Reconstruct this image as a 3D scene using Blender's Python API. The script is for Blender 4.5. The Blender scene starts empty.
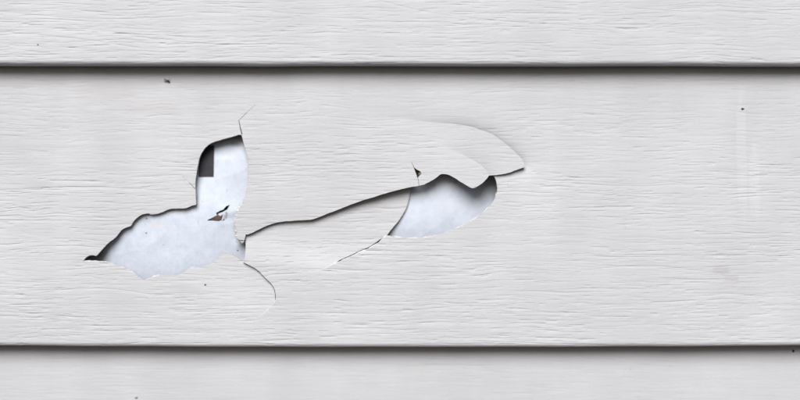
import bpy, math
import numpy as np
from mathutils import Vector
from mathutils.geometry import delaunay_2d_cdt

# ------------------------------------------------------------------ scene, camera, light
scene = bpy.context.scene
MM = 0.001
PX = 0.4            # millimetres of siding face covered by one photograph pixel
FACE_D = 4.6        # mm, how far the middle of the siding face stands out from the wrap
LENS = 60.0
DIST = 320.0 * LENS / 36.0          # camera to the siding face, mm

cam_d = bpy.data.cameras.new('camera')
cam = bpy.data.objects.new('camera', cam_d)
scene.collection.objects.link(cam)
cam.location = (0, -(DIST + FACE_D) * MM, 0)
cam.rotation_euler = (math.radians(90), 0, 0)
cam_d.lens = LENS
cam_d.sensor_width = 36
cam_d.clip_start = 0.01
cam_d.clip_end = 100
cam_d.dof.use_dof = True
cam_d.dof.focus_distance = (DIST - 1.6) * MM
cam_d.dof.aperture_fstop = 1.15
scene.camera = cam

SUN_EL = 37.0
SUN_AZ = 10.0          # towards the left of the camera
world = bpy.data.worlds.new('World')
scene.world = world
world.use_nodes = True
wn = world.node_tree
bg = wn.nodes['Background']
sky = wn.nodes.new('ShaderNodeTexSky')
sky.sky_type = 'NISHITA'
sky.sun_disc = False
sky.sun_elevation = math.radians(SUN_EL)
sky.sun_rotation = math.radians(180 + SUN_AZ)
sky.air_density = 1.0
sky.dust_density = 2.5
sky.ozone_density = 1.0
wn.links.new(sky.outputs[0], bg.inputs[0])
bg.inputs[1].default_value = 0.05

sun_d = bpy.data.lights.new('sun', 'SUN')
sun_d.energy = 3.0
sun_d.angle = math.radians(38)
sun_d.color = (1.0, 0.985, 0.975)
sun = bpy.data.objects.new('sun', sun_d)
scene.collection.objects.link(sun)
sun.location = (-0.4, -1, 1.0)
sun.rotation_euler = (math.radians(90 - SUN_EL), 0, math.radians(-SUN_AZ))

vs = scene.view_settings
vs.view_transform = 'Standard'
vs.look = 'None'
vs.exposure = 0.71
vs.gamma = 1.0
scene.cycles.diffuse_bounces = 1
vs.use_curve_mapping = False

rng = np.random.default_rng(11)

# ------------------------------------------------------------------ helpers
def link(o, parent=None):
    scene.collection.objects.link(o)
    if parent is not None:
        o.parent = parent
    return o

def tag(o, label=None, category=None, group=None, kind=None):
    if label: o['label'] = label
    if category: o['category'] = category
    if group: o['group'] = group
    if kind: o['kind'] = kind
    return o

def empty(name, x, d, z):
    e = bpy.data.objects.new(name, None)
    e.empty_display_size = 0.01
    e.location = (x * MM, -d * MM, z * MM)
    return link(e)

def mesh_obj(name, co, tris, mat, parent=None, smooth=True, quads=None):
    """co: n x 3 in (x, d, z) millimetres, d = out of the wall"""
    co = np.asarray(co, dtype=float)
    w = np.stack([co[:, 0], -co[:, 1], co[:, 2]], 1) * MM
    if parent is not None:
        w = w - np.array(parent.location)
    me = bpy.data.meshes.new(name)
    faces = [tuple(int(i) for i in f) for f in tris]
    if quads is not None:
        faces += [tuple(int(i) for i in f) for f in quads]
    me.from_pydata([tuple(v) for v in w], [], faces)
    me.materials.append(mat)
    me.polygons.foreach_set('use_smooth', [smooth] * len(me.polygons))
    me.update()
    return link(bpy.data.objects.new(name, me), parent)

def P(pts, d=FACE_D):
    """photograph-sized drawing units -> millimetres on a sheet standing out d mm"""
    a = np.asarray(pts, dtype=float)
    k = (DIST + FACE_D - d) / DIST
    return np.stack([(a[:, 0] - 400) * PX * k, (200 - a[:, 1]) * PX * k], 1)

def resample(pts, step, closed=False):
    p = np.asarray(pts, float)
    if closed:
        p = np.vstack([p, p[:1]])
    out = [p[0]]
    for a, b in zip(p[:-1], p[1:]):
        n = max(1, int(round(np.linalg.norm(b - a) / step)))
        for i in range(1, n + 1):
            out.append(a + (b - a) * i / n)
    if closed:
        out = out[:-1]
    return np.array(out)

def smooth_line(pts, it=2):
    """corner-cutting that keeps both ends"""
    p = np.asarray(pts, float)
    for _ in range(it):
        q = [p[0]]
        for a, b in zip(p[:-1], p[1:]):
            q += [a * .75 + b * .25, a * .25 + b * .75]
        q.append(p[-1])
        p = np.array(q)
    return p

def inside(poly, pts):
    x, y = pts[:, 0], pts[:, 1]
    r = np.zeros(len(pts), bool)
    b = (x >= poly[:, 0].min()) & (x <= poly[:, 0].max()) & (y >= poly[:, 1].min()) & (y <= poly[:, 1].max())
    idx = np.nonzero(b)[0]
    if not len(idx):
        return r
    x, y = x[idx], y[idx]
    c = np.zeros(len(idx), bool)
    p0 = poly
    p1 = np.roll(poly, -1, 0)
    for (x0, y0), (x1, y1) in zip(p0, p1):
        if y0 == y1:
            continue
        m = (y0 > y) != (y1 > y)
        c ^= m & (x < (x1 - x0) * (y - y0) / (y1 - y0) + x0)
    r[idx] = c
    return r

def dist_line(pts, line):
    best = np.full(len(pts), 1e9)
    for a, b in zip(line[:-1], line[1:]):
        ab = b - a
        t = np.clip(((pts - a) @ ab) / max(ab @ ab, 1e-12), 0, 1)
        q = a + t[:, None] * ab
        best = np.minimum(best, np.linalg.norm(pts - q, axis=1))
    return best

def sstep(a, b, x):
    t = np.clip((x - a) / (b - a), 0, 1)
    return t * t * (3 - 2 * t)

class Noise:
    """smooth value noise on a table, anisotropic by choice of sx, sy (mm)"""
    def __init__(self, seed, sx, sy):
        self.t = np.random.default_rng(seed).uniform(-1, 1, (256, 256))
        self.sx, self.sy = sx, sy
    def __call__(self, x, y):
        u, v = x / self.sx + 500.3, y / self.sy + 500.7
        i, j = np.floor(u).astype(int), np.floor(v).astype(int)
        f, g = u - i, v - j
        f, g = f * f * (3 - 2 * f), g * g * (3 - 2 * g)
        t = self.t
        a, b = t[i % 256, j % 256], t[(i + 1) % 256, j % 256]
        c, d = t[i % 256, (j + 1) % 256], t[(i + 1) % 256, (j + 1) % 256]
        return (a * (1 - f) + b * f) * (1 - g) + (c * (1 - f) + d * f) * g

# ------------------------------------------------------------------ cut sheet builder
def build_sheet(xs, us, outer, cuts):
    """Triangulate the grid xs x us, keeping what is inside `outer` (or all) and outside every
    polygon in cuts. Returns points (n x 2), triangles."""
    nx, nu = len(xs), len(us)
    loops = list(cuts) + ([outer] if outer is not None else [])
    cx, cu = (xs[1:] + xs[:-1]) / 2, (us[1:] + us[:-1]) / 2
    CX, CU = np.meshgrid(cx, cu, indexing='ij')
    cen = np.stack([CX.ravel(), CU.ravel()], 1)
    keep = np.ones(len(cen), bool)
    if outer is not None:
        keep &= inside(outer, cen)
    for c in cuts:
        keep &= ~inside(c, cen)
    keep = keep.reshape(nx - 1, nu - 1)
    mark = np.zeros((nx - 1, nu - 1), bool)
    for lp in loops:
        s = resample(lp, 0.04, True)
        ok = (s[:, 0] > xs[0]) & (s[:, 0] < xs[-1]) & (s[:, 1] > us[0]) & (s[:, 1] < us[-1])
        s = s[ok]
        mark[np.searchsorted(xs, s[:, 0]) - 1, np.searchsorted(us, s[:, 1]) - 1] = True
    for _ in range(1):
        m = mark.copy()
        m[1:] |= mark[:-1]; m[:-1] |= mark[1:]
        mark = m.copy()
        m[:, 1:] |= mark[:, :-1]; m[:, :-1] |= mark[:, 1:]
        mark = m
    whole = keep & ~mark
    gid = np.arange(nx * nu).reshape(nx, nu)
    I, J = np.nonzero(whole)
    a, b, c, d = gid[I, J], gid[I + 1, J], gid[I + 1, J + 1], gid[I, J + 1]
    quads = np.stack([a, b, c, d], 1)
    GX, GU = np.meshgrid(xs, us, indexing='ij')
    pts = np.stack([GX.ravel(), GU.ravel()], 1)
    tris2 = np.zeros((0, 3), int)
    if mark.any():
        I, J = np.nonzero(mark)
        used = np.unique(np.concatenate([gid[I, J], gid[I + 1, J], gid[I + 1, J + 1], gid[I, J + 1]]))
        lut = {int(g): k for k, g in enumerate(used)}
        v = [Vector(p) for p in pts[used]]
        edges = []
        mp = np.zeros((nx + 1, nu + 1), bool); mp[1:-1, 1:-1] = mark
        for i, j in zip(I, J):
            if not mp[i, j + 1]: edges.append((lut[gid[i, j]], lut[gid[i, j + 1]]))
            if not mp[i + 2, j + 1]: edges.append((lut[gid[i + 1, j]], lut[gid[i + 1, j + 1]]))
            if not mp[i + 1, j]: edges.append((lut[gid[i, j]], lut[gid[i + 1, j]]))
            if not mp[i + 1, j + 2]: edges.append((lut[gid[i, j + 1]], lut[gid[i + 1, j + 1]]))
        for lp in loops:
            k0 = len(v)
            v += [Vector(p) for p in lp]
            n = len(lp)
            edges += [(k0 + q, k0 + (q + 1) % n) for q in range(n)]
        ov, oe, of, _, _, _ = delaunay_2d_cdt(v, edges, [], 0, 1e-5)
        ov = np.array([tuple(p) for p in ov])
        of = np.array([tuple(f) for f in of], int)
        cen = ov[of].mean(1)
        ok = (cen[:, 0] > xs[0]) & (cen[:, 0] < xs[-1]) & (cen[:, 1] > us[0]) & (cen[:, 1] < us[-1])
        of, cen = of[ok], cen[ok]
        ok = mark[np.searchsorted(xs, cen[:, 0]) - 1, np.searchsorted(us, cen[:, 1]) - 1]
        if outer is not None:
            ok &= inside(outer, cen)
        for cc in cuts:
            ok &= ~inside(cc, cen)
        of = of[ok]
        tris2 = of + len(pts)
        pts = np.vstack([pts, ov])
    # weld
    key = np.round(pts / 1e-4).astype(np.int64)
    _, first, inv = np.unique(key, axis=0, return_index=True, return_inverse=True)
    inv = inv.ravel()
    pts = pts[first]
    tris = np.vstack([quads[:, [0, 1, 2]], quads[:, [0, 2, 3]], tris2])
    tris = inv[tris]
    bad = (tris[:, 0] == tris[:, 1]) | (tris[:, 1] == tris[:, 2]) | (tris[:, 0] == tris[:, 2])
    tris = tris[~bad]
    usedv = np.unique(tris)
    re = np.full(len(pts), -1); re[usedv] = np.arange(len(usedv))
    pts, tris = pts[usedv], re[tris]
    e1, e2 = pts[tris[:, 1]] - pts[tris[:, 0]], pts[tris[:, 2]] - pts[tris[:, 0]]
    neg = (e1[:, 0] * e2[:, 1] - e1[:, 1] * e2[:, 0]) < 0
    tris[neg] = tris[neg][:, [0, 2, 1]]
    return pts, tris

def boundary(pts, tris):
    e = np.vstack([tris[:, [0, 1]], tris[:, [1, 2]], tris[:, [2, 0]]])
    s = np.sort(e, 1)
    k = s[:, 0].astype(np.int64) * len(pts) + s[:, 1]
    _, idx, cnt = np.unique(k, return_index=True, return_counts=True)
    return e[idx[cnt == 1]]

rim_noise = Noise(5, 1.3, 1.3)
rim_noise2 = Noise(6, 5.0, 5.0)

def rim(pts, co, edges, thick, slant=0.45, extra=None):
    """slanted broken edge: front outline -> back outline pushed out of the sheet (into the hole)"""
    if not len(edges):
        return None
    nrm = np.zeros((len(pts), 2))
    ev = pts[edges[:, 1]] - pts[edges[:, 0]]
    en = np.stack([ev[:, 1], -ev[:, 0]], 1)
    en /= np.maximum(np.linalg.norm(en, axis=1), 1e-9)[:, None]
    for k in range(2):
        np.add.at(nrm, edges[:, k], en)
    nrm /= np.maximum(np.linalg.norm(nrm, axis=1), 1e-9)[:, None]
    vid = np.unique(edges)
    loc = np.full(len(pts), -1); loc[vid] = np.arange(len(vid))
    f = co[vid].copy()
    n2 = nrm[vid]
    w = slant * np.clip(0.55 + 0.5 * rim_noise(pts[vid, 0], pts[vid, 1]) + 0.5 * rim_noise2(pts[vid, 0], pts[vid, 1]), 0.08, 1.3)
    w = w * (0.35 + 0.65 * np.clip(n2[:, 1] * 1.5 + 0.4, 0, 1))
    m = f.copy(); m[:, 0] += n2[:, 0] * w; m[:, 2] += n2[:, 1] * w; m[:, 1] -= thick * 0.45
    b = f.copy(); b[:, 0] += n2[:, 0] * w * 1.1; b[:, 2] += n2[:, 1] * w * 1.1; b[:, 1] -= thick
    n = len(vid)
    V = np.vstack([f, m, b])
    A, B = loc[edges[:, 0]], loc[edges[:, 1]]
    q = np.vstack([np.stack([B, A, A + n, B + n], 1), np.stack([B + n, A + n, A + 2 * n, B + 2 * n], 1)])
    return V, q

# ------------------------------------------------------------------ materials
def new_mat(name):
    m = bpy.data.materials.new(name)
    m.use_nodes = True
    return m, m.node_tree, m.node_tree.nodes['Principled BSDF']

def N(nt, typ, **kw):
    n = nt.nodes.new(typ)
    for k, v in kw.items():
        setattr(n, k, v)
    return n

def ramp(nt, src, stops):
    r = nt.nodes.new('ShaderNodeValToRGB')
    el = r.color_ramp.elements
    while len(el) < len(stops):
        el.new(0.5)
    for e, (p, c) in zip(el, stops):
        e.position = p
        e.color = c if len(c) == 4 else (*c, 1)
    nt.links.new(src, r.inputs[0])
    return r

def mapped(nt, scale, coord='Generated', loc=(0, 0, 0)):
    g = nt.nodes.new('ShaderNodeNewGeometry')
    mp = nt.nodes.new('ShaderNodeMapping')
    mp.inputs['Scale'].default_value = scale
    mp.inputs['Location'].default_value = loc
    nt.links.new(g.outputs['Position'], mp.inputs[0])
    return mp.outputs[0]

def noise(nt, vec, scale, detail=3, rough=0.55):
    n = nt.nodes.new('ShaderNodeTexNoise')
    n.inputs['Scale'].default_value = scale
    n.inputs['Detail'].default_value = detail
    n.inputs['Roughness'].default_value = rough
    nt.links.new(vec, n.inputs['Vector'])
    return n.outputs['Fac']

def mix(nt, a, b, fac, mode='MIX'):
    m = nt.nodes.new('ShaderNodeMix')
    m.data_type = 'RGBA'; m.blend_type = mode
    for s, v in ((m.inputs[6], a), (m.inputs[7], b), (m.inputs[0], fac)):
        if isinstance(v, (int, float)): s.default_value = v
        elif isinstance(v, tuple): s.default_value = (*v, 1) if len(v) == 3 else v
        else: nt.links.new(v, s)
    return m.outputs[2]

def spot(nt, x, z, rx, rz, soft=0.5):
    """soft oval mask (1 inside) at a place on the wall, mm"""
    g = nt.nodes.new('ShaderNodeNewGeometry')
    mp = nt.nodes.new('ShaderNodeMapping')
    mp.inputs['Location'].default_value = (-x / rx, 0, -z / rz)
    mp.inputs['Scale'].default_value = (1000 / rx, 0, 1000 / rz)
    nt.links.new(g.outputs['Position'], mp.inputs[0])
    nz = nt.nodes.new('ShaderNodeTexNoise'); nz.inputs['Scale'].default_value = 2.2
    nz.inputs['Detail'].default_value = 4
    nt.links.new(mp.outputs[0], nz.inputs['Vector'])
    ln = nt.nodes.new('ShaderNodeVectorMath'); ln.operation = 'LENGTH'
    nt.links.new(mp.outputs[0], ln.inputs[0])
    ad = nt.nodes.new('ShaderNodeMath'); ad.operation = 'ADD'
    nt.links.new(ln.outputs['Value'], ad.inputs[0]); nt.links.new(nz.outputs['Fac'], ad.inputs[1])
    r = nt.nodes.new('ShaderNodeMapRange'); r.interpolation_type = 'SMOOTHSTEP'
    r.inputs['From Min'].default_value = 1.5; r.inputs['From Max'].default_value = 1.5 - soft
    nt.links.new(ad.outputs[0], r.inputs['Value'])
    return r.outputs['Result']

def scaled(nt, s, k):
    m = nt.nodes.new('ShaderNodeMath'); m.operation = 'MULTIPLY'
    nt.links.new(s, m.inputs[0]); m.inputs[1].default_value = k
    return m.outputs[0]

def siding_material():
    m, nt, b = new_mat('siding_vinyl')
    v = mapped(nt, (1, 1, 1))
    vs_ = mapped(nt, (60, 60, 900))
    blot = ramp(nt, noise(nt, v, 28, 4), [(0.3, (0.402, 0.408, 0.425)), (0.7, (0.442, 0.449, 0.468))])
    streak = ramp(nt, noise(nt, vs_, 1.0, 4), [(0.32, (0.93, 0.925, 0.925)), (0.6, (1.0, 1.0, 1.0))])
    col = mix(nt, blot.outputs[0], streak.outputs[0], 0.6, 'MULTIPLY')
    drip = ramp(nt, noise(nt, mapped(nt, (70, 70, 7)), 1.0, 5, 0.6), [(0.35, (0.962, 0.961, 0.96)), (0.65, (1.0, 1.0, 1.0))])
    col = mix(nt, col, drip.outputs[0], 0.8, 'MULTIPLY')
    fine = ramp(nt, noise(nt, v, 2600, 2), [(0.3, (0.93, 0.93, 0.93)), (0.7, (1.0, 1.0, 1.0))])
    col = mix(nt, col, fine.outputs[0], 0.8, 'MULTIPLY')
    # faint dirt flecks
    fl = ramp(nt, noise(nt, v, 420, 3), [(0.70, (0, 0, 0)), (0.78, (1, 1, 1))])
    col = mix(nt, col, (0.26, 0.25, 0.24), scaled(nt, fl.outputs[0], 0.25))
    # chalky wiped streaks and a dull smudge on the right-hand side
    for x, z, rx, rz, c, k in ((137, 20, 2.6, 34, (0.50, 0.50, 0.51), 0.24), (142, 8, 3.0, 20, (0.50, 0.50, 0.51), 0.24),
                               (128, -28, 4.5, 2.6, (0.31, 0.305, 0.31), 0.5), (132, -31, 4.0, 1.6, (0.31, 0.305, 0.31), 0.5),
                               (-99, 36, 14, 3.0, (0.35, 0.335, 0.33), 0.25), (-118, 44, 18, 3, (0.35, 0.335, 0.33), 0.25)):
        col = mix(nt, col, c, scaled(nt, spot(nt, x, z, rx, rz), k))
    nt.links.new(col, b.inputs['Base Color'])
    rr = ramp(nt, noise(nt, v, 90, 3), [(0.3, (0.50,) * 3), (0.7, (0.62,) * 3)])
    nt.links.new(rr.outputs[0], b.inputs['Roughness'])
    b.inputs['Specular IOR Level'].default_value = 0.2
    bp = nt.nodes.new('ShaderNodeBump')
    bp.inputs['Strength'].default_value = 0.35
    bp.inputs['Distance'].default_value = 0.00012
    ad = nt.nodes.new('ShaderNodeMath'); ad.operation = 'ADD'
    nt.links.new(noise(nt, v, 1500, 3), ad.inputs[0])
    nt.links.new(scaled(nt, noise(nt, mapped(nt, (200, 200, 2600)), 1.0, 3), 0.35), ad.inputs[1])
    nt.links.new(ad.outputs[0], bp.inputs['Height'])
    nt.links.new(bp.outputs[0], b.inputs['Normal'])
    return m

def edge_material():
    m, nt, b = new_mat('broken_vinyl_core')
    v = mapped(nt, (1, 1, 1))
    c = ramp(nt, noise(nt, v, 900, 3), [(0.3, (0.38, 0.375, 0.375)), (0.7, (0.56, 0.56, 0.57))])
    nt.links.new(c.outputs[0], b.inputs['Base Color'])
    b.inputs['Roughness'].default_value = 0.6
    return m

def wrap_material():
    m, nt, b = new_mat('house_wrap_film')
    v = mapped(nt, (1, 1, 1))
    base = ramp(nt, noise(nt, v, 260, 8, 0.78), [(0.3, (0.40, 0.45, 0.53)), (0.7, (0.51, 0.55, 0.615))])
    # faint woven threads
    wv = nt.nodes.new('ShaderNodeTexWave'); wv.wave_type = 'BANDS'; wv.bands_direction = 'X'
    wv.inputs['Scale'].default_value = 380; wv.inputs['Distortion'].default_value = 1.5
    wv.inputs['Detail'].default_value = 2
    wz = nt.nodes.new('ShaderNodeTexWave'); wz.wave_type = 'BANDS'; wz.bands_direction = 'Z'
    wz.inputs['Scale'].default_value = 380; wz.inputs['Distortion'].default_value = 1.5
    wz.inputs['Detail'].default_value = 2
    nt.links.new(v, wv.inputs['Vector']); nt.links.new(v, wz.inputs['Vector'])
    ad = nt.nodes.new('ShaderNodeMath'); ad.operation = 'ADD'
    nt.links.new(wv.outputs['Fac'], ad.inputs[0]); nt.links.new(wz.outputs['Fac'], ad.inputs[1])
    th = ramp(nt, scaled(nt, ad.outputs[0], 0.5), [(0.1, (0.97,) * 3), (0.9, (1, 1, 1))])
    col = mix(nt, base.outputs[0], th.outputs[0], 0.7, 'MULTIPLY')
    sc = ramp(nt, noise(nt, mapped(nt, (900, 900, 240)), 1.0, 4), [(0.64, (0, 0, 0)), (0.74, (1, 1, 1))])
    col = mix(nt, col, (0.36, 0.39, 0.44), scaled(nt, sc.outputs[0], 0.45))
    du = ramp(nt, noise(nt, v, 620, 4, 0.7), [(0.62, (0, 0, 0)), (0.72, (1, 1, 1))])
    col = mix(nt, col, (0.27, 0.27, 0.28), scaled(nt, du.outputs[0], 0.4))
    D = 1.5
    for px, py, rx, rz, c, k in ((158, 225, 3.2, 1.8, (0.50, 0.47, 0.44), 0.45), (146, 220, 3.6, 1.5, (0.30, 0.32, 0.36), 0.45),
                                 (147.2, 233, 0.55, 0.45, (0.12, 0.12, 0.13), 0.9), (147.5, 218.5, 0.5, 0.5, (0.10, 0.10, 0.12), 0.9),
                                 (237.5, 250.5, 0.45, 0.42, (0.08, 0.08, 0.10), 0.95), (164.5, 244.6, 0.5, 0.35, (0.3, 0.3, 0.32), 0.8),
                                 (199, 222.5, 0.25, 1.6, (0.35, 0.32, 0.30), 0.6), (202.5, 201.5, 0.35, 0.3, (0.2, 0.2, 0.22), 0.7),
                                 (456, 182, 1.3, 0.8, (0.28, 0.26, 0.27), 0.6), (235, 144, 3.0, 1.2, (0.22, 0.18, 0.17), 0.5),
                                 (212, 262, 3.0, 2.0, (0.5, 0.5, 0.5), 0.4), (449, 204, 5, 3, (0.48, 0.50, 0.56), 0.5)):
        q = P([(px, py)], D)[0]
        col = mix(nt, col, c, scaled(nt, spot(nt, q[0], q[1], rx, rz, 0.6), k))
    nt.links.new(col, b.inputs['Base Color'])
    b.inputs['Roughness'].default_value = 0.55
    b.inputs['Specular IOR Level'].default_value = 0.3
    bp = nt.nodes.new('ShaderNodeBump')
    bp.inputs['Strength'].default_value = 0.12
    bp.inputs['Distance'].default_value = 0.0001
    nt.links.new(ad.outputs[0], bp.inputs['Height'])
    nt.links.new(bp.outputs[0], b.inputs['Normal'])
    return m

def simple(name, c0, c1, scale, rough=0.7, detail=3, bump=0.0):
    m, nt, b = new_mat(name)
    f = noise(nt, mapped(nt, (1, 1, 1)), scale, detail)
    c = ramp(nt, f, [(0.3, c0), (0.7, c1)])
    nt.links.new(c.outputs[0], b.inputs['Base Color'])
    b.inputs['Roughness'].default_value = rough
    if bump:
        bp = nt.nodes.new('ShaderNodeBump')
        bp.inputs['Strength'].default_value = 0.5
        bp.inputs['Distance'].default_value = bump
        nt.links.new(f, bp.inputs['Height']); nt.links.new(bp.outputs[0], b.inputs['Normal'])
    return m

M_SIDING = siding_material()
M_EDGE = edge_material()
M_WRAP = wrap_material()
M_WOOD = simple('sheathing_wood', (0.03, 0.017, 0.013), (0.085, 0.05, 0.038), 500, 0.85, 4, 0.0003)
M_INK = simple('printed_ink', (0.007, 0.007, 0.011), (0.016, 0.015, 0.023), 900, 0.75)
M_DIRT = simple('dirt', (0.012, 0.009, 0.008), (0.05, 0.038, 0.03), 1800, 0.8)
M_GRIME = simple('grey_dirt', (0.12, 0.115, 0.11), (0.25, 0.24, 0.23), 1800, 0.9)
M_BODY = simple('insect_body', (0.006, 0.005, 0.006), (0.02, 0.015, 0.012), 2500, 0.35)
M_WING = simple('insect_wing', (0.16, 0.115, 0.085), (0.26, 0.20, 0.16), 1500, 0.4)
M_CHIP = simple('brown_chip', (0.10, 0.06, 0.035), (0.28, 0.19, 0.12), 1600, 0.8)

# ------------------------------------------------------------------ embossed wood grain
class Grain:
    """real relief: thousands of short tapered grooves plus long cathedral lines, millimetres"""
    DX, DU = 0.4, 0.08
    def __init__(self, seed, x0, x1, u0, u1, dens=0.055, amp=1.0, cath=(), calm=None):
        r = np.random.default_rng(seed)
        self.x0, self.u0 = x0, u0
        nx, nu = int((x1 - x0) / self.DX) + 2, int((u1 - u0) / self.DU) + 2
        h = np.zeros((nx, nu), np.float32)
        self.h = h
        n = int(dens * (x1 - x0) * (u1 - u0))
        dens_n = Noise(seed + 1, 34, 7)
        wander = Noise(seed + 2, 26, 9)
        self.r = r
        lines = []
        u = u0
        while u < u1:                                   # rows of broken, wandering grain lines
            u += r.uniform(0.7, 1.75)
            x = x0 + r.uniform(-20, 0)
            while x < x1:
                ln = float(np.clip(r.lognormal(2.3, 0.55), 3, 45))
                lines.append((x + ln / 2, u + r.normal(0, 0.22), ln, float(np.clip(r.lognormal(-2.7, 0.38), 0.025, 0.13))))
                x += ln + float(r.exponential(7.0)) - 2.0
        for k in range(int(n * 0.35)):                  # short loose dashes between them
            lines.append((r.uniform(x0, x1), r.uniform(u0, u1), float(np.clip(r.lognormal(1.7, 0.5), 1.5, 18)),
                          float(np.clip(r.lognormal(-2.9, 0.6), 0.015, 0.14))))
        for cx, cu, ln, a in lines:
            a *= 0.35 + 0.65 * float(np.clip(0.75 + dens_n(np.array([cx]), np.array([cu]))[0], 0, 1.3))
            xs = np.arange(max(x0, cx - ln / 2), min(x1, cx + ln / 2), self.DX)
            if len(xs) < 3:
                continue
            zc = cu + 0.9 * wander(xs, np.full_like(xs, cu)) + 0.3 * wander(xs * 3.1, np.full_like(xs, cu * 1.7)) + r.normal(0, .008) * (xs - cx)
            self.groove(xs, zc, a, r.uniform(0.62, 0.95))
        for line in cath:
            p = resample(smooth_line(np.array(line, float), 3), 0.4)
            o = np.argsort(p[:, 0])
            xs = np.arange(p[:, 0].min(), p[:, 0].max(), self.DX)
            zc = np.interp(xs, p[o, 0], p[o, 1]) + 0.16 * r.normal(0, 1, len(xs)).cumsum() * 0.08
            self.groove(xs, zc, 0.07, 0.9)
        # soft ribbing
        X = x0 + np.arange(nx) * self.DX
        U = u0 + np.arange(nu) * self.DU
        GX, GU = np.meshgrid(X, U, indexing='ij')
        W = GU + 0.9 * wander(GX, GU)
        h += (0.007 * Noise(seed + 3, 17, 0.55)(GX, W) + 0.016 * Noise(seed + 4, 24, 1.9)(GX, W)
              + 0.003 * Noise(seed + 6, 6, 0.3)(GX, W)).astype(np.float32)
        n1 = Noise(seed + 7, 11, 1.2)(GX, W + 0.3 * wander(GX * 2.1, GU * 2.1))
        br = sstep(-0.1, 0.45, Noise(seed + 8, 13, 2.2)(GX, GU) + 0.35 * Noise(seed + 9, 60, 14)(GX, GU))
        h -= (0.03 * br * np.where(n1 > 0, np.exp(-(n1 / 0.10) ** 2), np.exp(-np.abs(n1 / 0.26) ** 1.3))).astype(np.float32)
        if calm is not None:
            h *= calm(GX, GU).astype(np.float32)
        h *= amp
        h += (0.16 * Noise(seed + 5, 70, 26)(GX, GU)).astype(np.float32)
    def groove(self, xs, zc, a, wid):
        n = len(xs)
        t = np.linspace(0, 1, n)
        tap = np.clip(np.minimum(t, 1 - t) * 5, 0, 1) ** 0.7
        tap = tap * (0.75 + 0.35 * np.interp(t, np.linspace(0, 1, 7), self.r.uniform(-1, 1, 7)))
        k = np.arange(-14, 6)
        j0 = np.round((zc - self.u0) / self.DU).astype(int)
        i = np.round((xs - self.x0) / self.DX).astype(int)
        J = j0[:, None] + k[None]
        v = (J * self.DU + self.u0 - zc[:, None]) / wid         # + is above the line
        prof = np.where(v > 0, np.exp(-(v / 0.13) ** 2), np.exp(-np.abs(v / 0.52) ** 1.1))
        val = -a * tap[:, None] * prof
        I = np.repeat(i[:, None], len(k), 1)
        ok = (J >= 0) & (J < self.h.shape[1]) & (I >= 0) & (I < self.h.shape[0])
        np.minimum.at(self.h, (I[ok], J[ok]), 0)
        np.add.at(self.h, (I[ok], J[ok]), val[ok].astype(np.float32))
    def __call__(self, x, u):
        fx = np.clip((x - self.x0) / self.DX, 0, self.h.shape[0] - 1.001)
        fu = np.clip((u - self.u0) / self.DU, 0, self.h.shape[1] - 1.001)
        i, j = fx.astype(int), fu.astype(int)
        f, g = fx - i, fu - j
        h = self.h
        return (h[i, j] * (1 - f) + h[i + 1, j] * f) * (1 - g) + (h[i, j + 1] * (1 - f) + h[i + 1, j + 1] * f) * g

# ------------------------------------------------------------------ siding profile
EXPO = 112.4          # visible height of one course
D_BUT, D_TOP = 9.6, 0.9
ROLL = 1.7            # radius of the rolled bottom edge
THICK = 1.1

def profile(u, zb):
    """u = height above the bottom edge along the sheet (negative u runs back under the edge).
    returns z, d, nz, nd"""
    slope = (D_TOP - D_BUT) / EXPO
    zl = np.maximum(u, ROLL)
    z = zb + zl
    d = D_BUT + slope * zl
    nz = np.full_like(u, -slope); nd = np.ones_like(u)
    # rolled edge: u from ROLL down to ROLL - pi/2*ROLL
    a = np.clip((ROLL - u) / ROLL, 0, math.pi / 2)
    z = np.where(u < ROLL, zb + ROLL - ROLL * np.sin(a), z)
    d0 = D_BUT + slope * ROLL
    d = np.where(u < ROLL, d0 - ROLL * (1 - np.cos(a)), d)
    nz = np.where(u < ROLL, -np.sin(a), nz); nd = np.where(u < ROLL, np.cos(a), nd)
    back = np.maximum(ROLL - math.pi / 2 * ROLL - u, 0)
    d = d - back
    return z, d, nz, nd

U_END = ROLL - math.pi / 2 * ROLL       # u where the roll ends and the return begins

def surf(pts, zb, grain, offset=None, sag=None):
    x, u = pts[:, 0], pts[:, 1]
    z, d, nz, nd = profile(u, zb)
    g = grain(x, u) * sstep(U_END - 3, U_END + 1.0, u)
    z = z + nz * g
    d = d + nd * g
    if sag is not None:
        z = z + sag(x) * sstep(60, 0, u)
    if offset is not None:
        d = d + offset(x, z)
    return np.stack([x, d, z], 1)

def x_grid(fine0, fine1, end0, end1, step, coarse):
    a = np.arange(fine0, fine1 + 1e-6, step)
    l = np.arange(fine0 - coarse, end0, -coarse)[::-1]
    r = np.arange(fine1 + coarse, end1, coarse)
    return np.concatenate([l, a, r])

XS = x_grid(-166, 166, -300, 300, 0.8, 4.0)
Z_TOP_BUTT = (200 - 65.0) * PX * (DIST + FACE_D - 8) / DIST
Z_MID_BUTT = (200 - 346.3) * PX * (DIST + FACE_D - 8.5) / DIST
Z_LOW_BUTT = Z_MID_BUTT - EXPO
EXPO_REAL = Z_TOP_BUTT - Z_MID_BUTT

def u_grid(fine0, fine1, top, dense=0.17):
    ret = np.arange(U_END - 6.0, U_END - 0.01, 0.55)
    roll = np.arange(U_END, ROLL, 0.12)
    if fine0 <= ROLL:
        f = np.arange(ROLL, fine1, dense)
        t = np.arange(fine1 + 1.5, top, 1.5)
        return np.concatenate([ret, roll, f, t])
    l = np.arange(ROLL, fine0 - 0.5, 1.5)
    f = np.arange(fine0, fine1, dense)
    t = np.arange(fine1 + 1.0, top, 1.0)
    return np.concatenate([ret, roll, l, f, t])

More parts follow.
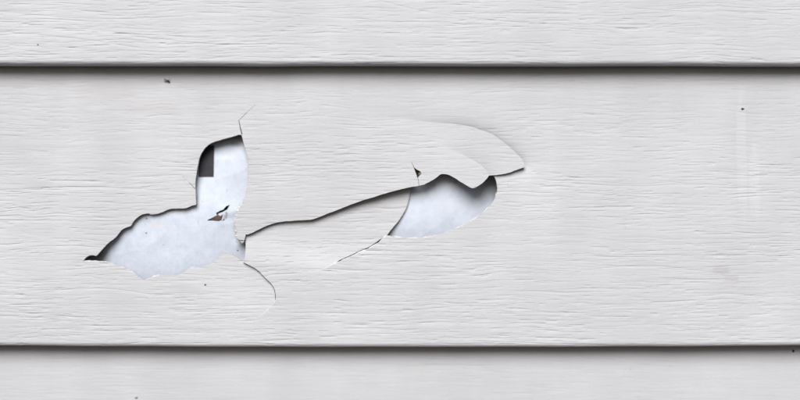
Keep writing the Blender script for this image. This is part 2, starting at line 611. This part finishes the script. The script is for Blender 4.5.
def panel_plain(label, zb, grain, us, sag):
    root = empty('siding_panel', 0, 0, zb)
    tag(root, label, 'siding panel', 'courses of siding on the wall')
    pts, tris = build_sheet(XS, us, None, [])
    mesh_obj('face', surf(pts, zb, grain, None, sag), tris, M_SIDING, root)
    return root

jlip = Noise(61, 24, 9)
# ---- upper course
cat_top = [[(-30, 28), (-8, 26), (6, 22), (22, 19.5), (45, 17), (70, 16.0)], [(-30, 20), (-18, 19), (-8, 17), (10, 17.3), (40, 15)],
           [(-160, 22), (-140, 19), (-110, 18), (-80, 20)], [(-118, 14), (-95, 9.5), (-70, 7.4), (-50, 8.6), (-30, 7)],
           [(-160, 13), (-130, 11), (-100, 6)], [(80, 24), (110, 21), (140, 22), (165, 19)], [(60, 10), (90, 7), (120, 9), (150, 6)],
           [(-60, 24), (-45, 20), (-20, 21)]]
g_top = Grain(21, -300, 300, -2, 60, dens=0.17, amp=1.7, cath=cat_top)
panel_plain('intact top siding panel with sharp wood grain and a rolled lower edge', Z_TOP_BUTT, g_top,
            u_grid(0, 32, 60, 0.125), lambda x: 0.25 * np.sin(x / 90.0) - 0.0022 * x + 0.16 * jlip(x, 0 * x))

# ---- lower course
g_low = Grain(22, -300, 300, 78, EXPO + 16, dens=0.045, amp=0.5, cath=[])
panel_plain('out of focus bottom siding panel in the shade of the broken one', Z_LOW_BUTT, g_low,
            u_grid(EXPO - 32, EXPO + 4, EXPO + 14, 0.2), lambda x: 0 * x)

# ------------------------------------------------------------------ the broken middle course
CRACK1 = [(246, 234.2), (249, 234.3), (258, 229.6), (266, 226), (274, 223), (283, 221.3), (296, 220.5), (305, 220), (312, 219.4), (318, 217.6),
          (332, 212), (345, 207), (360, 201.2), (375, 196.6), (390, 192), (405, 188.2), (412, 186.8)]
TONGUE_END = [(411, 187), (409.5, 196), (407.5, 205), (404, 213), (398, 221.5), (391, 229.5), (386, 236)]
CRACK2 = [(386, 236), (378, 243), (370, 248), (362, 251.6), (350, 256.6), (340, 260.8), (330, 265.8), (322, 269.8), (317, 272.5)]
CRACK3 = [(244, 261.5), (252, 265.6), (258, 269), (264, 275), (270, 281), (274, 285.5), (276, 290), (276.8, 296), (276.8, 300),
          (273, 304.5), (268, 310), (262, 314), (252, 319.3)]
HOLE1_TOP = [(84.5, 260.8), (86, 258), (89, 255.6), (92, 254.9), (95, 255), (97.5, 256), (100, 253), (104, 248.3), (109, 243), (115, 238.5), (118, 235.5),
             (121, 231), (124, 228.6), (128, 227), (131.8, 225.6), (133.5, 221.8), (138, 217), (143, 214.2), (149, 213), (151, 214.6),
             (158, 213.6), (163, 212), (169, 209), (176, 208.4), (186, 208.5), (189.5, 206.8), (193, 205.4), (196.3, 205), (196.6, 203),
             (195.8, 196), (195.4, 188), (195.4, 180), (196.4, 172), (197.6, 165), (199, 157.5), (202.2, 151), (206.2, 146), (212, 142.2), (221, 139.4),
             (230, 137), (241, 133.6), (242.2, 139), (245, 148), (247.4, 156), (248.6, 165), (248.6, 178), (247, 190), (244, 200.5), (240.6, 208),
             (237.6, 214), (236, 219), (235, 224.5), (237, 227.5), (237.4, 233), (237.6, 239.2), (245, 239.8)]
TONGUE_LEFT = [(246, 234.2), (245.6, 240), (246, 246), (245.8, 252), (245.6, 257), (244, 261.5)]
HOLE1_LOW = [(244, 261.5), (238, 257.4), (231, 254.2), (225.5, 252.2), (222.4, 251.4), (221, 255.2), (219, 256.6), (214, 262), (208, 264.6), (200, 266.5),
             (192.4, 266.3), (190, 268), (183, 273), (177.5, 274.8), (160, 275)]
HOLE1_LOW2 = [(160, 275), (156, 275.6), (149, 278.8), (145, 279.8), (142, 278.2), (137, 274), (130, 270), (122, 266.2), (114, 263), (105, 261.6), (98, 261.2), (90, 261.2)]
INNER_LOW = [(489, 175), (487, 178), (483, 182.5), (478, 186), (474, 188), (471, 188), (468, 186.5), (460, 181.6), (453, 177), (448, 174.6),
             (443, 173.8), (440, 174.5), (436, 178), (430, 181.5), (424, 184.4)]
INNER_FREE = [(435, 142), (443, 145.6), (455, 152), (465, 156.2), (475, 161.2), (483, 167), (487, 171.5), (489, 175)]
OUTER_TOP = [(346, 117), (365, 117), (385, 117.4), (400, 118.4), (420, 120.6), (437, 122.8), (455, 123.6), (470, 126), (480, 129.6), (491, 133.2), (500, 139.6),
             (508, 145.6), (515, 152), (521, 158), (524, 163.6), (524.2, 167)]
OUTER_LOW = [(524.2, 167), (519, 169), (514, 170.8), (510, 172.6), (503, 174.4), (497, 175), (489, 175.4)]
HOLE2_RIGHT = [(493, 174), (494.4, 176), (496.6, 181), (497.6, 187), (497, 193), (495.4, 197.8), (492, 203), (485, 210.6), (478, 216.6), (470, 221.6),
               (460, 226.6), (450, 230.6), (440, 234), (430, 236.6), (420, 237.7), (410, 238), (400, 237.5), (392, 236.4), (386, 236)]
CHIP = [(413.4, 167), (416, 169), (420.4, 171.6), (421.6, 173.6), (419.6, 175.6), (417.6, 178.2), (416, 173.5)]

jn = Noise(31, 0.9, 0.9); jn2 = Noise(32, 0.9, 0.9)
jm = Noise(33, 3.1, 3.1); jm2 = Noise(34, 3.1, 3.1)
def jit(p, a=0.05):
    """small ragged deviations shared by every line through the same place"""
    x, z = p[:, 0], p[:, 1]
    return p + a * np.stack([jn(x, z) + 1.2 * jm(x, z), jn2(x, z) + 1.2 * jm2(x, z)], 1)

def L(pts, d=FACE_D, it=1, step=0.3):
    return jit(resample(smooth_line(P(pts, d), it), step))

def to_u(p, zb=Z_MID_BUTT):
    q = p.copy(); q[:, 1] -= zb; return q

def chain(*parts):
    out = []
    for p in parts:
        for q in p:
            if not out or np.linalg.norm(q - out[-1]) > 1e-3:
                out.append(q)
    if np.linalg.norm(out[0] - out[-1]) < 1e-3:
        out.pop()
    return np.array(out)

l_crack1 = L(CRACK1); l_tend = L(TONGUE_END); l_crack2 = L(CRACK2); l_crack3 = L(CRACK3)
l_h1top = L(HOLE1_TOP); l_tleft = L(TONGUE_LEFT); l_h1low = L(HOLE1_LOW, it=0); l_h1low2 = L(HOLE1_LOW2)
l_inlow = L(INNER_LOW); l_infree = L(INNER_FREE); l_outtop = L(OUTER_TOP); l_outlow = L(OUTER_LOW); l_h2r = L(HOLE2_RIGHT)
hinge_t = L([(244, 261.5), (317, 272.5)], it=0)
hinge_l = L([(252, 319.3), (160, 275)], it=0)
hinge_o = L([(305, 220), (346, 117)], it=0)
hinge_i = L([(424, 184.4), (435, 142)], it=0)

def slit(pts, w0, w1, d=FACE_D):
    p = resample(smooth_line(P(pts, d), 1), 0.3)
    p = jit(p, 0.06)
    t = np.gradient(p, axis=0); t /= np.linalg.norm(t, axis=1)[:, None]
    n = np.stack([-t[:, 1], t[:, 0]], 1)
    w = np.linspace(w0, w1, len(p))[:, None] / 2
    return np.vstack([p + n * w, (p - n * w)[::-1]])

# polygons (mm, x and z)
hole1 = chain(l_h1top, L([(245, 239.8), (246, 234.2)], it=0)[:0], l_tleft[1:], l_h1low, l_h1low2)
cut_tongue = chain(l_tleft[::-1], l_crack1, l_tend, l_crack2, hinge_t[::-1])
cut_lower = chain(l_h1low[::-1], l_crack3, hinge_l)
crack1_w = l_crack1[: np.argmin(np.linalg.norm(l_crack1 - P([(305, 220)])[0], axis=1)) + 1]
crack1_e = l_crack1[len(crack1_w) - 1:]
hinge_o[0] = crack1_w[-1]

def push_in(line, amount, side=1):
    """shift a free line sideways, tapering at the start"""
    t = np.gradient(line, axis=0); t /= np.linalg.norm(t, axis=1)[:, None]
    n = np.stack([t[:, 1], -t[:, 0]], 1) * side
    s = np.linspace(0, 1, len(line))
    return line + n * (amount * sstep(0, 0.35, s))[:, None]

top_inset = push_in(l_outtop, 2.0, 1)
cut_outer = chain(hinge_o, top_inset, P([(508, 171), (500, 173.2), (493, 174)]), P([(470, 196), (440, 184), (420, 190)]), crack1_e[::-1])
hole2 = chain(P([(420, 184), (450, 172), (480, 172)]), l_h2r, l_tend[::-1])
cuts_main = [hole1, cut_tongue, cut_lower, cut_outer, hole2,
             slit([(241.5, 134.5), (239.6, 127), (238, 120)], 0.42, 0.26),
             slit([(238.1, 120.4), (246, 112.5), (255, 104)], 0.24, 0.06),
             slit([(195.6, 189), (188, 181.5), (181, 174.5)], 0.26, 0.07)]

def line_t(x, z, a, b):
    a, b = P([a])[0], P([b])[0]
    v = (b - a) / np.linalg.norm(b - a)
    return ((x - a[0]) * v[1] - (z - a[1]) * v[0]) / PX      # + on the right of a->b, in drawing units

def bell(x, z, px, py, rx, rz):
    c = P([(px, py)])[0]
    return np.exp(-((x - c[0]) / (rx * PX)) ** 2 - ((z - c[1]) / (rz * PX)) ** 2)

def dip(x, z, line, reach, w0, w1):
    out = np.zeros_like(x)
    near = (x > line[:, 0].min() - 25) & (x < line[:, 0].max() + 25) & (z > line[:, 1].min() - 25) & (z < line[:, 1].max() + 25)
    if near.any():
        p = np.stack([x[near], z[near]], 1)
        a, b = P([(w0, 0)])[0, 0], P([(w1, 0)])[0, 0]
        out[near] = np.exp(-dist_line(p, line[::4]) / reach) * sstep(a, b, x[near])
    return out
def off_main(x, z):
    return -1.4 * dip(x, z, l_outtop, 2.6, 360, 480) - 0.3 * bell(x, z, 505, 168, 20, 12) + 0.35 * bell(x, z, 275, 205, 45, 22) - 0.35 * bell(x, z, 228, 118, 30, 22)
def off_outer(x, z):
    t = np.maximum(line_t(x, z, (305, 220), (346, 117)), 0)
    return off_main(x, z) * np.exp(-(t / 50) ** 2) + 1.5 * (1 - np.exp(-(t / 95.0) ** 2)) - 0.9 * dip(x, z, l_infree, 3.0, 440, 478)
def off_inner(x, z):
    t = np.maximum(line_t(x, z, (424, 184.4), (435, 142)), 0)
    return off_outer(x, z) * 1.0 + 0.7 * dip(x, z, l_infree, 3.0, 440, 478) * sstep(0, 14, t) + 1.3 * (1 - np.exp(-(t / 34.0) ** 2))
def off_tongue(x, z):
    t = np.maximum(-line_t(x, z, (244, 261.5), (317, 272.5)), 0)
    return off_main(x, z) * np.exp(-(t / 12) ** 2) - (1.5 + 0.8 * sstep(-60, -33, x) + 1.7 * sstep(-36, 2, x)) * (1 - np.exp(-(t / 19.0) ** 2)) - 0.5 * bell(x, z, 246, 238, 30, 20)
def off_lower(x, z):
    t = np.maximum(-line_t(x, z, (160, 275), (252, 319.3)), 0)
    return off_main(x, z) - 1.5 * (1 - np.exp(-(t / 28.0) ** 2))

def calm_mid(X, U):
    return 0.5 + 0.5 * sstep(104, 66, U + 4 * np.sin(X / 23.0))

cat_mid = [[(-160, 62), (-120, 64), (-80, 60), (-40, 62)], [(60, 66), (90, 63), (120, 65), (160, 61)], [(70, 30), (100, 33), (130, 28), (162, 30)],
           [(-150, 20), (-120, 24), (-90, 19)], [(0, 14), (30, 17), (70, 12)]]
g_mid = Grain(23, -300, 300, -2, EXPO_REAL + 16, dens=0.20, amp=1.7, cath=cat_mid, calm=calm_mid)
US_MID = u_grid(0, EXPO_REAL + 2, EXPO_REAL + 14, 0.125)
sag_mid = lambda x: -0.3 * np.cos(x / 75.0) + 0.13 * jlip(x, 0 * x + 40)

mid = empty('siding_panel', 0, 0, Z_MID_BUTT)
tag(mid, 'broken middle siding panel with two torn holes and long cracks', 'siding panel', 'courses of siding on the wall')

def add_region(name, outer, cuts, offset, hinges, label=None, us=None, xs=None, slant=0.42):
    o_u = to_u(outer) if outer is not None else None
    c_u = [to_u(c) for c in cuts]
    xs = XS if xs is None else xs
    us = US_MID if us is None else us
    if outer is not None:
        xs = xs[(xs > o_u[:, 0].min() - 3) & (xs < o_u[:, 0].max() + 3)]
        us = us[(us > o_u[:, 1].min() - 2) & (us < o_u[:, 1].max() + 2)]
    pts, tris = build_sheet(xs, us, o_u, c_u)
    co = surf(pts, Z_MID_BUTT, g_mid, offset, sag_mid)
    ob = mesh_obj(name, co, tris, M_SIDING, mid)
    if label: ob['label'] = label
    e = boundary(pts, tris)
    mp = (pts[e[:, 0]] + pts[e[:, 1]]) / 2
    ok = (mp[:, 0] > xs[0] + 1e-3) & (mp[:, 0] < xs[-1] - 1e-3) & (mp[:, 1] > us[0] + 1e-3) & (mp[:, 1] < us[-1] - 1e-3)
    for h in hinges:
        ok &= dist_line(mp, to_u(h)) > 0.02
    r = rim(pts, co, e[ok], THICK, slant)
    if r is not None:
        mesh_obj('broken_edge', r[0], [], M_EDGE if slant > 0.1 else M_SIDING, mid, smooth=False, quads=r[1])
    return ob

add_region('face', None, cuts_main, off_main, [hinge_t, hinge_l, hinge_o])

# tongue pushed in: runs on a little under the sheet above it and past its lower crack
c1_up = l_crack1.copy()
c1_up[:, 1] += 1.6 * sstep(0, 0.1, np.linspace(0, 1, len(c1_up)))
c2_dn = l_crack2.copy()
_s = np.linspace(0, 1, len(c2_dn))
_w = 0.62 * sstep(0.0, 0.12, _s) * sstep(1.0, 0.6, _s) * (1 + 0.3 * rim_noise2(c2_dn[:, 0], c2_dn[:, 1]))
c2_dn += np.stack([-0.5 * _w, 0.87 * _w], 1)
out_tongue = chain(l_tleft[::-1], c1_up, l_tend[1:], c2_dn[1:], hinge_t[::-1])
add_region('flap', out_tongue, [], off_tongue, [hinge_t], 'long tongue of siding pushed in below the upper crack')
_s = np.linspace(0, 1, len(l_crack3))
_w = 0.42 * sstep(0.0, 0.12, _s) * sstep(0.78, 0.6, _s) * (1 + 0.5 * rim_noise2(l_crack3[:, 0], l_crack3[:, 1]))
c3_in = l_crack3 + np.stack([-0.8 * _w, -0.6 * _w], 1)
out_lower = chain(l_h1low[::-1], c3_in, hinge_l)
add_region('flap', out_lower, [], off_lower, [hinge_l], 'lower tongue of siding pressed in below the left hole', slant=0.12)

# outer flap standing proud, and the smaller flap on top of it
in_free_inset = push_in(l_infree, 1.6, 1)
out_outer = chain(hinge_o, l_outtop, l_outlow, P([(480, 177)]), in_free_inset[::-1][2:], hinge_i[::-1],
                  L([(424, 184.4), (418, 186), (412, 186.8)], it=0), crack1_e[::-1])
chip = jit(resample(P(CHIP), 0.3, True))
add_region('flap', out_outer, [chip, slit([(417.9, 177.6), (418.6, 182), (419, 187.5)], 0.16, 0.2), slit([(411.6, 161.5), (412.4, 164), (413.8, 167.6)], 0.05, 0.2)],
           off_outer, [hinge_o, hinge_i], 'wide upper flap of siding standing proud of the panel', slant=0.01)
out_inner = chain(hinge_i, l_infree, l_inlow)
add_region('flap', out_inner, [], off_inner, [hinge_i], 'small pointed flap lying over the wide upper flap', slant=0.01)

# ragged white fringe along the right side of the left hole
fr = L([(248.4, 180), (247, 190), (244, 200.5), (240.6, 208), (237.6, 214), (236, 219), (235, 224.5), (237, 227.5), (237.4, 233), (237.6, 239.2), (245, 239.8)], step=0.22)
t = np.gradient(fr, axis=0); t /= np.linalg.norm(t, axis=1)[:, None]
n = np.stack([t[:, 1], -t[:, 0]], 1)
s = np.linspace(0, 1, len(fr))
r2 = np.random.default_rng(4)
w = (0.25 + 1.3 * sstep(0.15, 0.6, s)) * np.clip(0.45 + 0.55 * rim_noise(fr[:, 0] * 1.6, fr[:, 1] * 1.6) + r2.uniform(-.35, .35, len(fr)), 0.05, 1.2)
zc, dc, _, _ = profile(fr[:, 1] - Z_MID_BUTT, Z_MID_BUTT)
dc = dc + off_main(fr[:, 0], fr[:, 1])
A = np.stack([fr[:, 0] - n[:, 0] * 0.5, dc - 0.45, fr[:, 1] - n[:, 1] * 0.5], 1)
B = np.stack([fr[:, 0] + n[:, 0] * w, dc - 0.75 - 0.3 * r2.uniform(0, 1, len(fr)), fr[:, 1] + n[:, 1] * w], 1)
C2 = B.copy(); C2[:, 1] -= 0.35
V = np.vstack([A, B, C2]); k = len(fr); i = np.arange(k - 1)
mesh_obj('torn_fringe', V, [], M_EDGE, mid, smooth=False,
         quads=np.vstack([np.stack([i, i + 1, i + 1 + k, i + k], 1), np.stack([i + k, i + 1 + k, i + 1 + 2 * k, i + 2 * k], 1)]))

# ------------------------------------------------------------------ house wrap behind the siding
cr1 = Noise(41, 9, 7); cr2 = Noise(42, 3.2, 2.6); cr3 = Noise(43, 26, 22); cr4 = Noise(44, 11, 8); cr5 = Noise(45, 7, 9)
def wrap_d(x, z):
    d = -2.4 + 0.35 * cr3(x, z) + 0.16 * cr1(x, z) + 0.05 * cr2(x, z)
    f1, f2 = cr4(x + 0.6 * z, z - 0.4 * x), cr5(x - 0.5 * z, z + 0.7 * x)
    d = d + 0.07 * np.exp(-np.abs(f1) / 0.14) + 0.04 * np.exp(-np.abs(f2) / 0.08)
    def b(px, py, rx, rz):
        c = P([(px, py)], 1.0)[0]
        return np.exp(-((x - c[0]) / (rx * PX)) ** 2 - ((z - c[1]) / (rz * PX)) ** 2)
    d = d + 7.2 * (1 - np.exp(-2.3 * b(164, 238, 64, 48))) + 2.7 * b(414, 220, 40, 30) + 0.9 * b(224, 212, 30, 28) + 1.2 * b(226, 160, 34, 24)
    d = d - 3.2 * b(86, 258, 16, 20) - 3.2 * b(500, 188, 27, 34) - 1.6 * b(232, 134, 30, 20)
    # crumple beside the tear
    d = d + 0.4 * b(234, 212, 7, 5) - 0.35 * b(228, 219, 5, 4) + 0.4 * b(240, 244, 6, 5) + 0.3 * b(226, 208, 5, 3)
    return d

WX = x_grid(-134, 52, -300, 300, 0.55, 5.0)
WZ = x_grid(-40, 44, -120, 130, 0.55, 5.0)
tear = P([(207, 220.6), (211, 218.4), (215, 216.3), (217, 215.4), (216.3, 213), (219, 211.4), (223.5, 209.3), (226, 205.8), (229.5, 204.8), (228.6, 206.4),
          (226.6, 209.4), (223, 211.8), (218.6, 213.8), (218.4, 215.2), (221.8, 216.6), (221.6, 219.8), (219, 221.2), (213, 221)], 2.5)
tear = jit(resample(tear, 0.3, True), 0.08)
wrap = empty('house_wrap', 0, 0, -40)
tag(wrap, 'pale bluish white house wrap seen through the holes in the broken siding panel', 'house wrap')
pts, tris = build_sheet(WX, WZ, None, [tear])
wco = np.stack([pts[:, 0], wrap_d(pts[:, 0], pts[:, 1]), pts[:, 1]], 1)
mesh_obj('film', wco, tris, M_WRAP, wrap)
e = boundary(pts, tris); mp = (pts[e[:, 0]] + pts[e[:, 1]]) / 2
ok = (np.abs(mp[:, 0]) < 290) & (mp[:, 1] > WZ[0] + 1e-3) & (mp[:, 1] < WZ[-1] - 1e-3)
r = rim(pts, wco, e[ok], 0.25, 0.1)
mesh_obj('torn_fringe', r[0], [], M_WRAP, wrap, smooth=False, quads=r[1])

# dark printed block on the wrap
q = P([(198.6, 145), (213.8, 177)], 0.0)
gx = np.linspace(q[0, 0], q[1, 0], 14); gz = np.linspace(q[1, 1], q[0, 1], 20)
GX, GZ = np.meshgrid(gx, gz, indexing='ij')
GX = GX + 0.05 * jn(GX * 2, GZ * 2); GZ = GZ + 0.05 * jn2(GX * 2, GZ * 2)
co = np.stack([GX.ravel(), wrap_d(GX.ravel(), GZ.ravel()) + 0.12, GZ.ravel()], 1)
gid = np.arange(14 * 20).reshape(14, 20)
Q = np.stack([gid[:-1, :-1].ravel(), gid[1:, :-1].ravel(), gid[1:, 1:].ravel(), gid[:-1, 1:].ravel()], 1)
ob = mesh_obj('printed_block', co, [], M_INK, wrap, quads=Q)
ob['label'] = 'dark rectangular print on the wrap at the top of the left hole'

def lump(name, x, z, d, rx, rz, rd, mat, seed, parent=None, rot=0.0, flat=0.35):
    """small irregular pebble-like bit sitting on a surface at d"""
    r = np.random.default_rng(seed)
    nu, nv = 12, 7
    co, fc = [], []
    ph = r.uniform(0, 6.28, 4)
    for j in range(nv):
        th = math.pi * j / (nv - 1)
        for i in range(nu):
            a = 2 * math.pi * i / nu
            k = 1 + 0.22 * math.sin(2 * a + ph[0]) + 0.15 * math.sin(3 * a + ph[1] + 2 * th) + 0.1 * math.sin(5 * a + ph[2])
            px, pz = rx * k * math.sin(th) * math.cos(a), rz * k * math.sin(th) * math.sin(a)
            c, s_ = math.cos(rot), math.sin(rot)
            co.append((x + px * c - pz * s_, d + rd * (math.cos(th) * (1 + .1 * math.sin(a + ph[3])) + flat), z + px * s_ + pz * c))
    for j in range(nv - 1):
        for i in range(nu):
            fc.append((j * nu + i, (j + 1) * nu + i, (j + 1) * nu + (i + 1) % nu, j * nu + (i + 1) % nu))
    return mesh_obj(name, co, [], mat, parent, quads=fc)

# brown wood fibre showing in the wider part of the tear
q = P([(214.5, 218.8)], 2.0)[0]
w0 = float(wrap_d(q[:1], q[1:])[0])
ob = lump('wood_fibre', q[0], q[1], w0 - 0.85, 4.6, 2.0, 0.5, M_WOOD, 3, wrap, 0.12)
ob['label'] = 'brown wood fibre showing in the tear of the wrap'
# white curl lifted beside the tear
cu = []
for i in range(9):
    a = i / 8
    for j in range(7):
        b_ = j / 6
        px, py = 221.5 + 4.5 * a + 1.5 * b_, 220.5 - 8.0 * b_ * (0.6 + 0.4 * math.sin(2.2 * a + .5)) - 1.5 * a
        qq = P([(px, py)], 2.5)[0]
        cu.append((qq[0], float(wrap_d(qq[:1], qq[1:])[0]) + 0.1 + 0.9 * math.sin(math.pi * min(1, a * 0.9)) * b_ + 0.08 * math.sin(9 * b_ + 5 * a), qq[1]))
gid = np.arange(63).reshape(9, 7)
ob = mesh_obj('curled_flake', cu, [], M_WRAP, wrap, quads=np.stack([gid[:-1, :-1].ravel(), gid[1:, :-1].ravel(), gid[1:, 1:].ravel(), gid[:-1, 1:].ravel()], 1))

# ------------------------------------------------------------------ wood sheathing behind the wrap
def slab(name, x0, x1, d0, d1, z0, z1, mat):
    c = [(x, d, z) for x in (x0, x1) for d in (d0, d1) for z in (z0, z1)]
    f = [(0, 1, 3, 2), (4, 6, 7, 5), (0, 4, 5, 1), (2, 3, 7, 6), (0, 2, 6, 4), (1, 5, 7, 3)]
    return mesh_obj(name, c, [], mat, None, smooth=False, quads=f)
tag(slab('wall_sheathing', -310, 310, -20, -9, Z_LOW_BUTT - 12, 130, M_WOOD), 'brown wood sheathing of the wall behind the wrap', 'wall', kind='structure')

# ------------------------------------------------------------------ soil sheet added below, out of view, to block light from under the horizon
gm = simple('soil', (0.014, 0.007, 0.004), (0.036, 0.019, 0.011), 3.0, 0.95, 5)
g = slab('ground', -60000, 60000, -400, 60000, -1100, -1000, gm)
tag(g, 'brown bare soil at the foot of the wall', 'ground', kind='structure')

# ------------------------------------------------------------------ small things on the siding
def mid_d(x, z, off=off_main):
    a, b_ = np.array([x]), np.array([z - Z_MID_BUTT])
    return float(surf(np.stack([a, b_], 1), Z_MID_BUTT, g_mid, off)[0, 1])

# tiny insect under the upper lap
q = P([(168.4, 81.2)], 2.0)[0]
d0 = mid_d(q[0], q[1])
fly = empty('insect', q[0], d0, q[1])
tag(fly, 'tiny dark insect with tan wings resting under the top lap', 'insect')
ang = -0.85
nu, co, fc = 10, [], []
prof = [(-1.05, .02), (-.95, .16), (-.7, .30), (-.3, .38), (.05, .33), (.2, .26), (.42, .36), (.66, .33), (.8, .2), (.9, .24), (1.08, .2), (1.18, .03)]
for (sx, rr) in prof:
    for i in range(nu):
        a = 2 * math.pi * i / nu
        lx, lz = sx * 0.75, rr * math.cos(a) * 1.0
        co.append((q[0] + 0.95 * (lx * math.cos(ang) - lz * math.sin(ang)), d0 + 0.36 + rr * 0.9 * math.sin(a), q[1] + 0.95 * (lx * math.sin(ang) + lz * math.cos(ang))))
for j in range(len(prof) - 1):
    for i in range(nu):
        fc.append((j * nu + i, (j + 1) * nu + i, (j + 1) * nu + (i + 1) % nu, j * nu + (i + 1) % nu))
mesh_obj('body', co, [], M_BODY, fly, quads=fc)
for wa, ln in ((2.75, 1.8), (3.15, 1.6)):
    co = []
    for layer in (0, 0.05):
        co.append((q[0] - 0.1, d0 + 0.6 + layer, q[1] + .1))
        for i in range(11):
            t_ = i / 10 * 2 * math.pi
            lx, lz = 0.15 + ln * (0.5 - 0.5 * math.cos(t_)), 0.42 * math.sin(t_) * (0.6 + 0.4 * (0.5 - 0.5 * math.cos(t_)))
            co.append((q[0] - .1 + lx * math.cos(wa) - lz * math.sin(wa), d0 + 0.55 + layer - 0.05 * lx, q[1] + .1 + lx * math.sin(wa) + lz * math.cos(wa)))
    f = [(0, i, i + 1) for i in range(1, 11)] + [(12, 12 + i + 1, 12 + i) for i in range(1, 11)]
    mesh_obj('wing', co, f, M_WING, fly)
for a0, l0 in ((1.3, 1.0), (0.55, 0.9), (-2.2, 0.9), (-1.6, 0.9)):
    mid_p = np.array([q[0] + .55 * math.cos(a0), d0 + .45, q[1] + .55 * math.sin(a0)])
    st = np.array([q[0] + .15 * math.cos(a0), d0 + .3, q[1] + .15 * math.sin(a0)])
    en = np.array([q[0] + 1.2 * l0 * math.cos(a0), d0 - .02, q[1] + 1.2 * l0 * math.sin(a0)])
    co = []
    sd = np.array([-math.sin(a0), 0, math.cos(a0)]) * 0.035
    for p in (st, mid_p, en):
        co += [p + sd, p + np.array([0, .035, 0]), p - sd, p - np.array([0, .035, 0])]
    f = [(4 * j + i, 4 * j + 4 + i, 4 * j + 4 + (i + 1) % 4, 4 * j + (i + 1) % 4) for j in range(2) for i in range(4)]
    mesh_obj('leg', co, [], M_BODY, fly, quads=f)

def speck(px, py, rx, rz, mat, seed, label, rot=0.4, rd=0.25):
    q = P([(px, py)], 6.0)[0]
    o = lump('dirt_speck', q[0], q[1], mid_d(q[0], q[1]), rx, rz, rd, mat, seed, None, rot)
    return tag(o, label, 'speck', 'specks of dirt on the siding')
speck(745, 108.3, 0.62, 0.42, M_DIRT, 1, 'round black speck on the upper right of the broken panel', 0.5)
speck(205.8, 284.2, 0.34, 0.26, M_GRIME, 2, 'pale grey speck on the siding below the left hole')
q = P([(38.5, 44.8)], 8)[0]
zz, dd, _, _ = profile(np.array([q[1] - Z_TOP_BUTT]), Z_TOP_BUTT)
tag(lump('dirt_speck', q[0], q[1], float(dd[0]), 0.32, 0.28, 0.15, M_GRIME, 5), 'small speck on the top panel at the far left', 'speck', 'specks of dirt on the siding')
for (px, py, rx, rz, mt, lab) in ((137, 397.5, 0.75, 0.45, M_GRIME, 'grey speck on the blurred bottom panel near its left end'),
                                  (793.5, 351.2, 0.55, 0.5, M_DIRT, 'dark speck under the lower lap at the far right')):
    q = P([(px, py)], 1.5)[0]
    zz, dd, _, _ = profile(np.array([q[1] - Z_LOW_BUTT]), Z_LOW_BUTT)
    tag(lump('dirt_speck', q[0], q[1], float(dd[0]), rx, rz, 0.2, mt, int(px)), lab, 'speck', 'specks of dirt on the siding')

# brown crumb lodged in the small triangular chip
q = P([(420.0, 173.4)], 7.0)[0]
o = lump('crumb', q[0], q[1], mid_d(q[0], q[1], off_outer) - 1.0, 0.75, 0.55, 0.45, M_CHIP, 8, None, 0.9)
tag(o, 'brown crumb lodged in the small triangular chip of the siding', 'crumb')
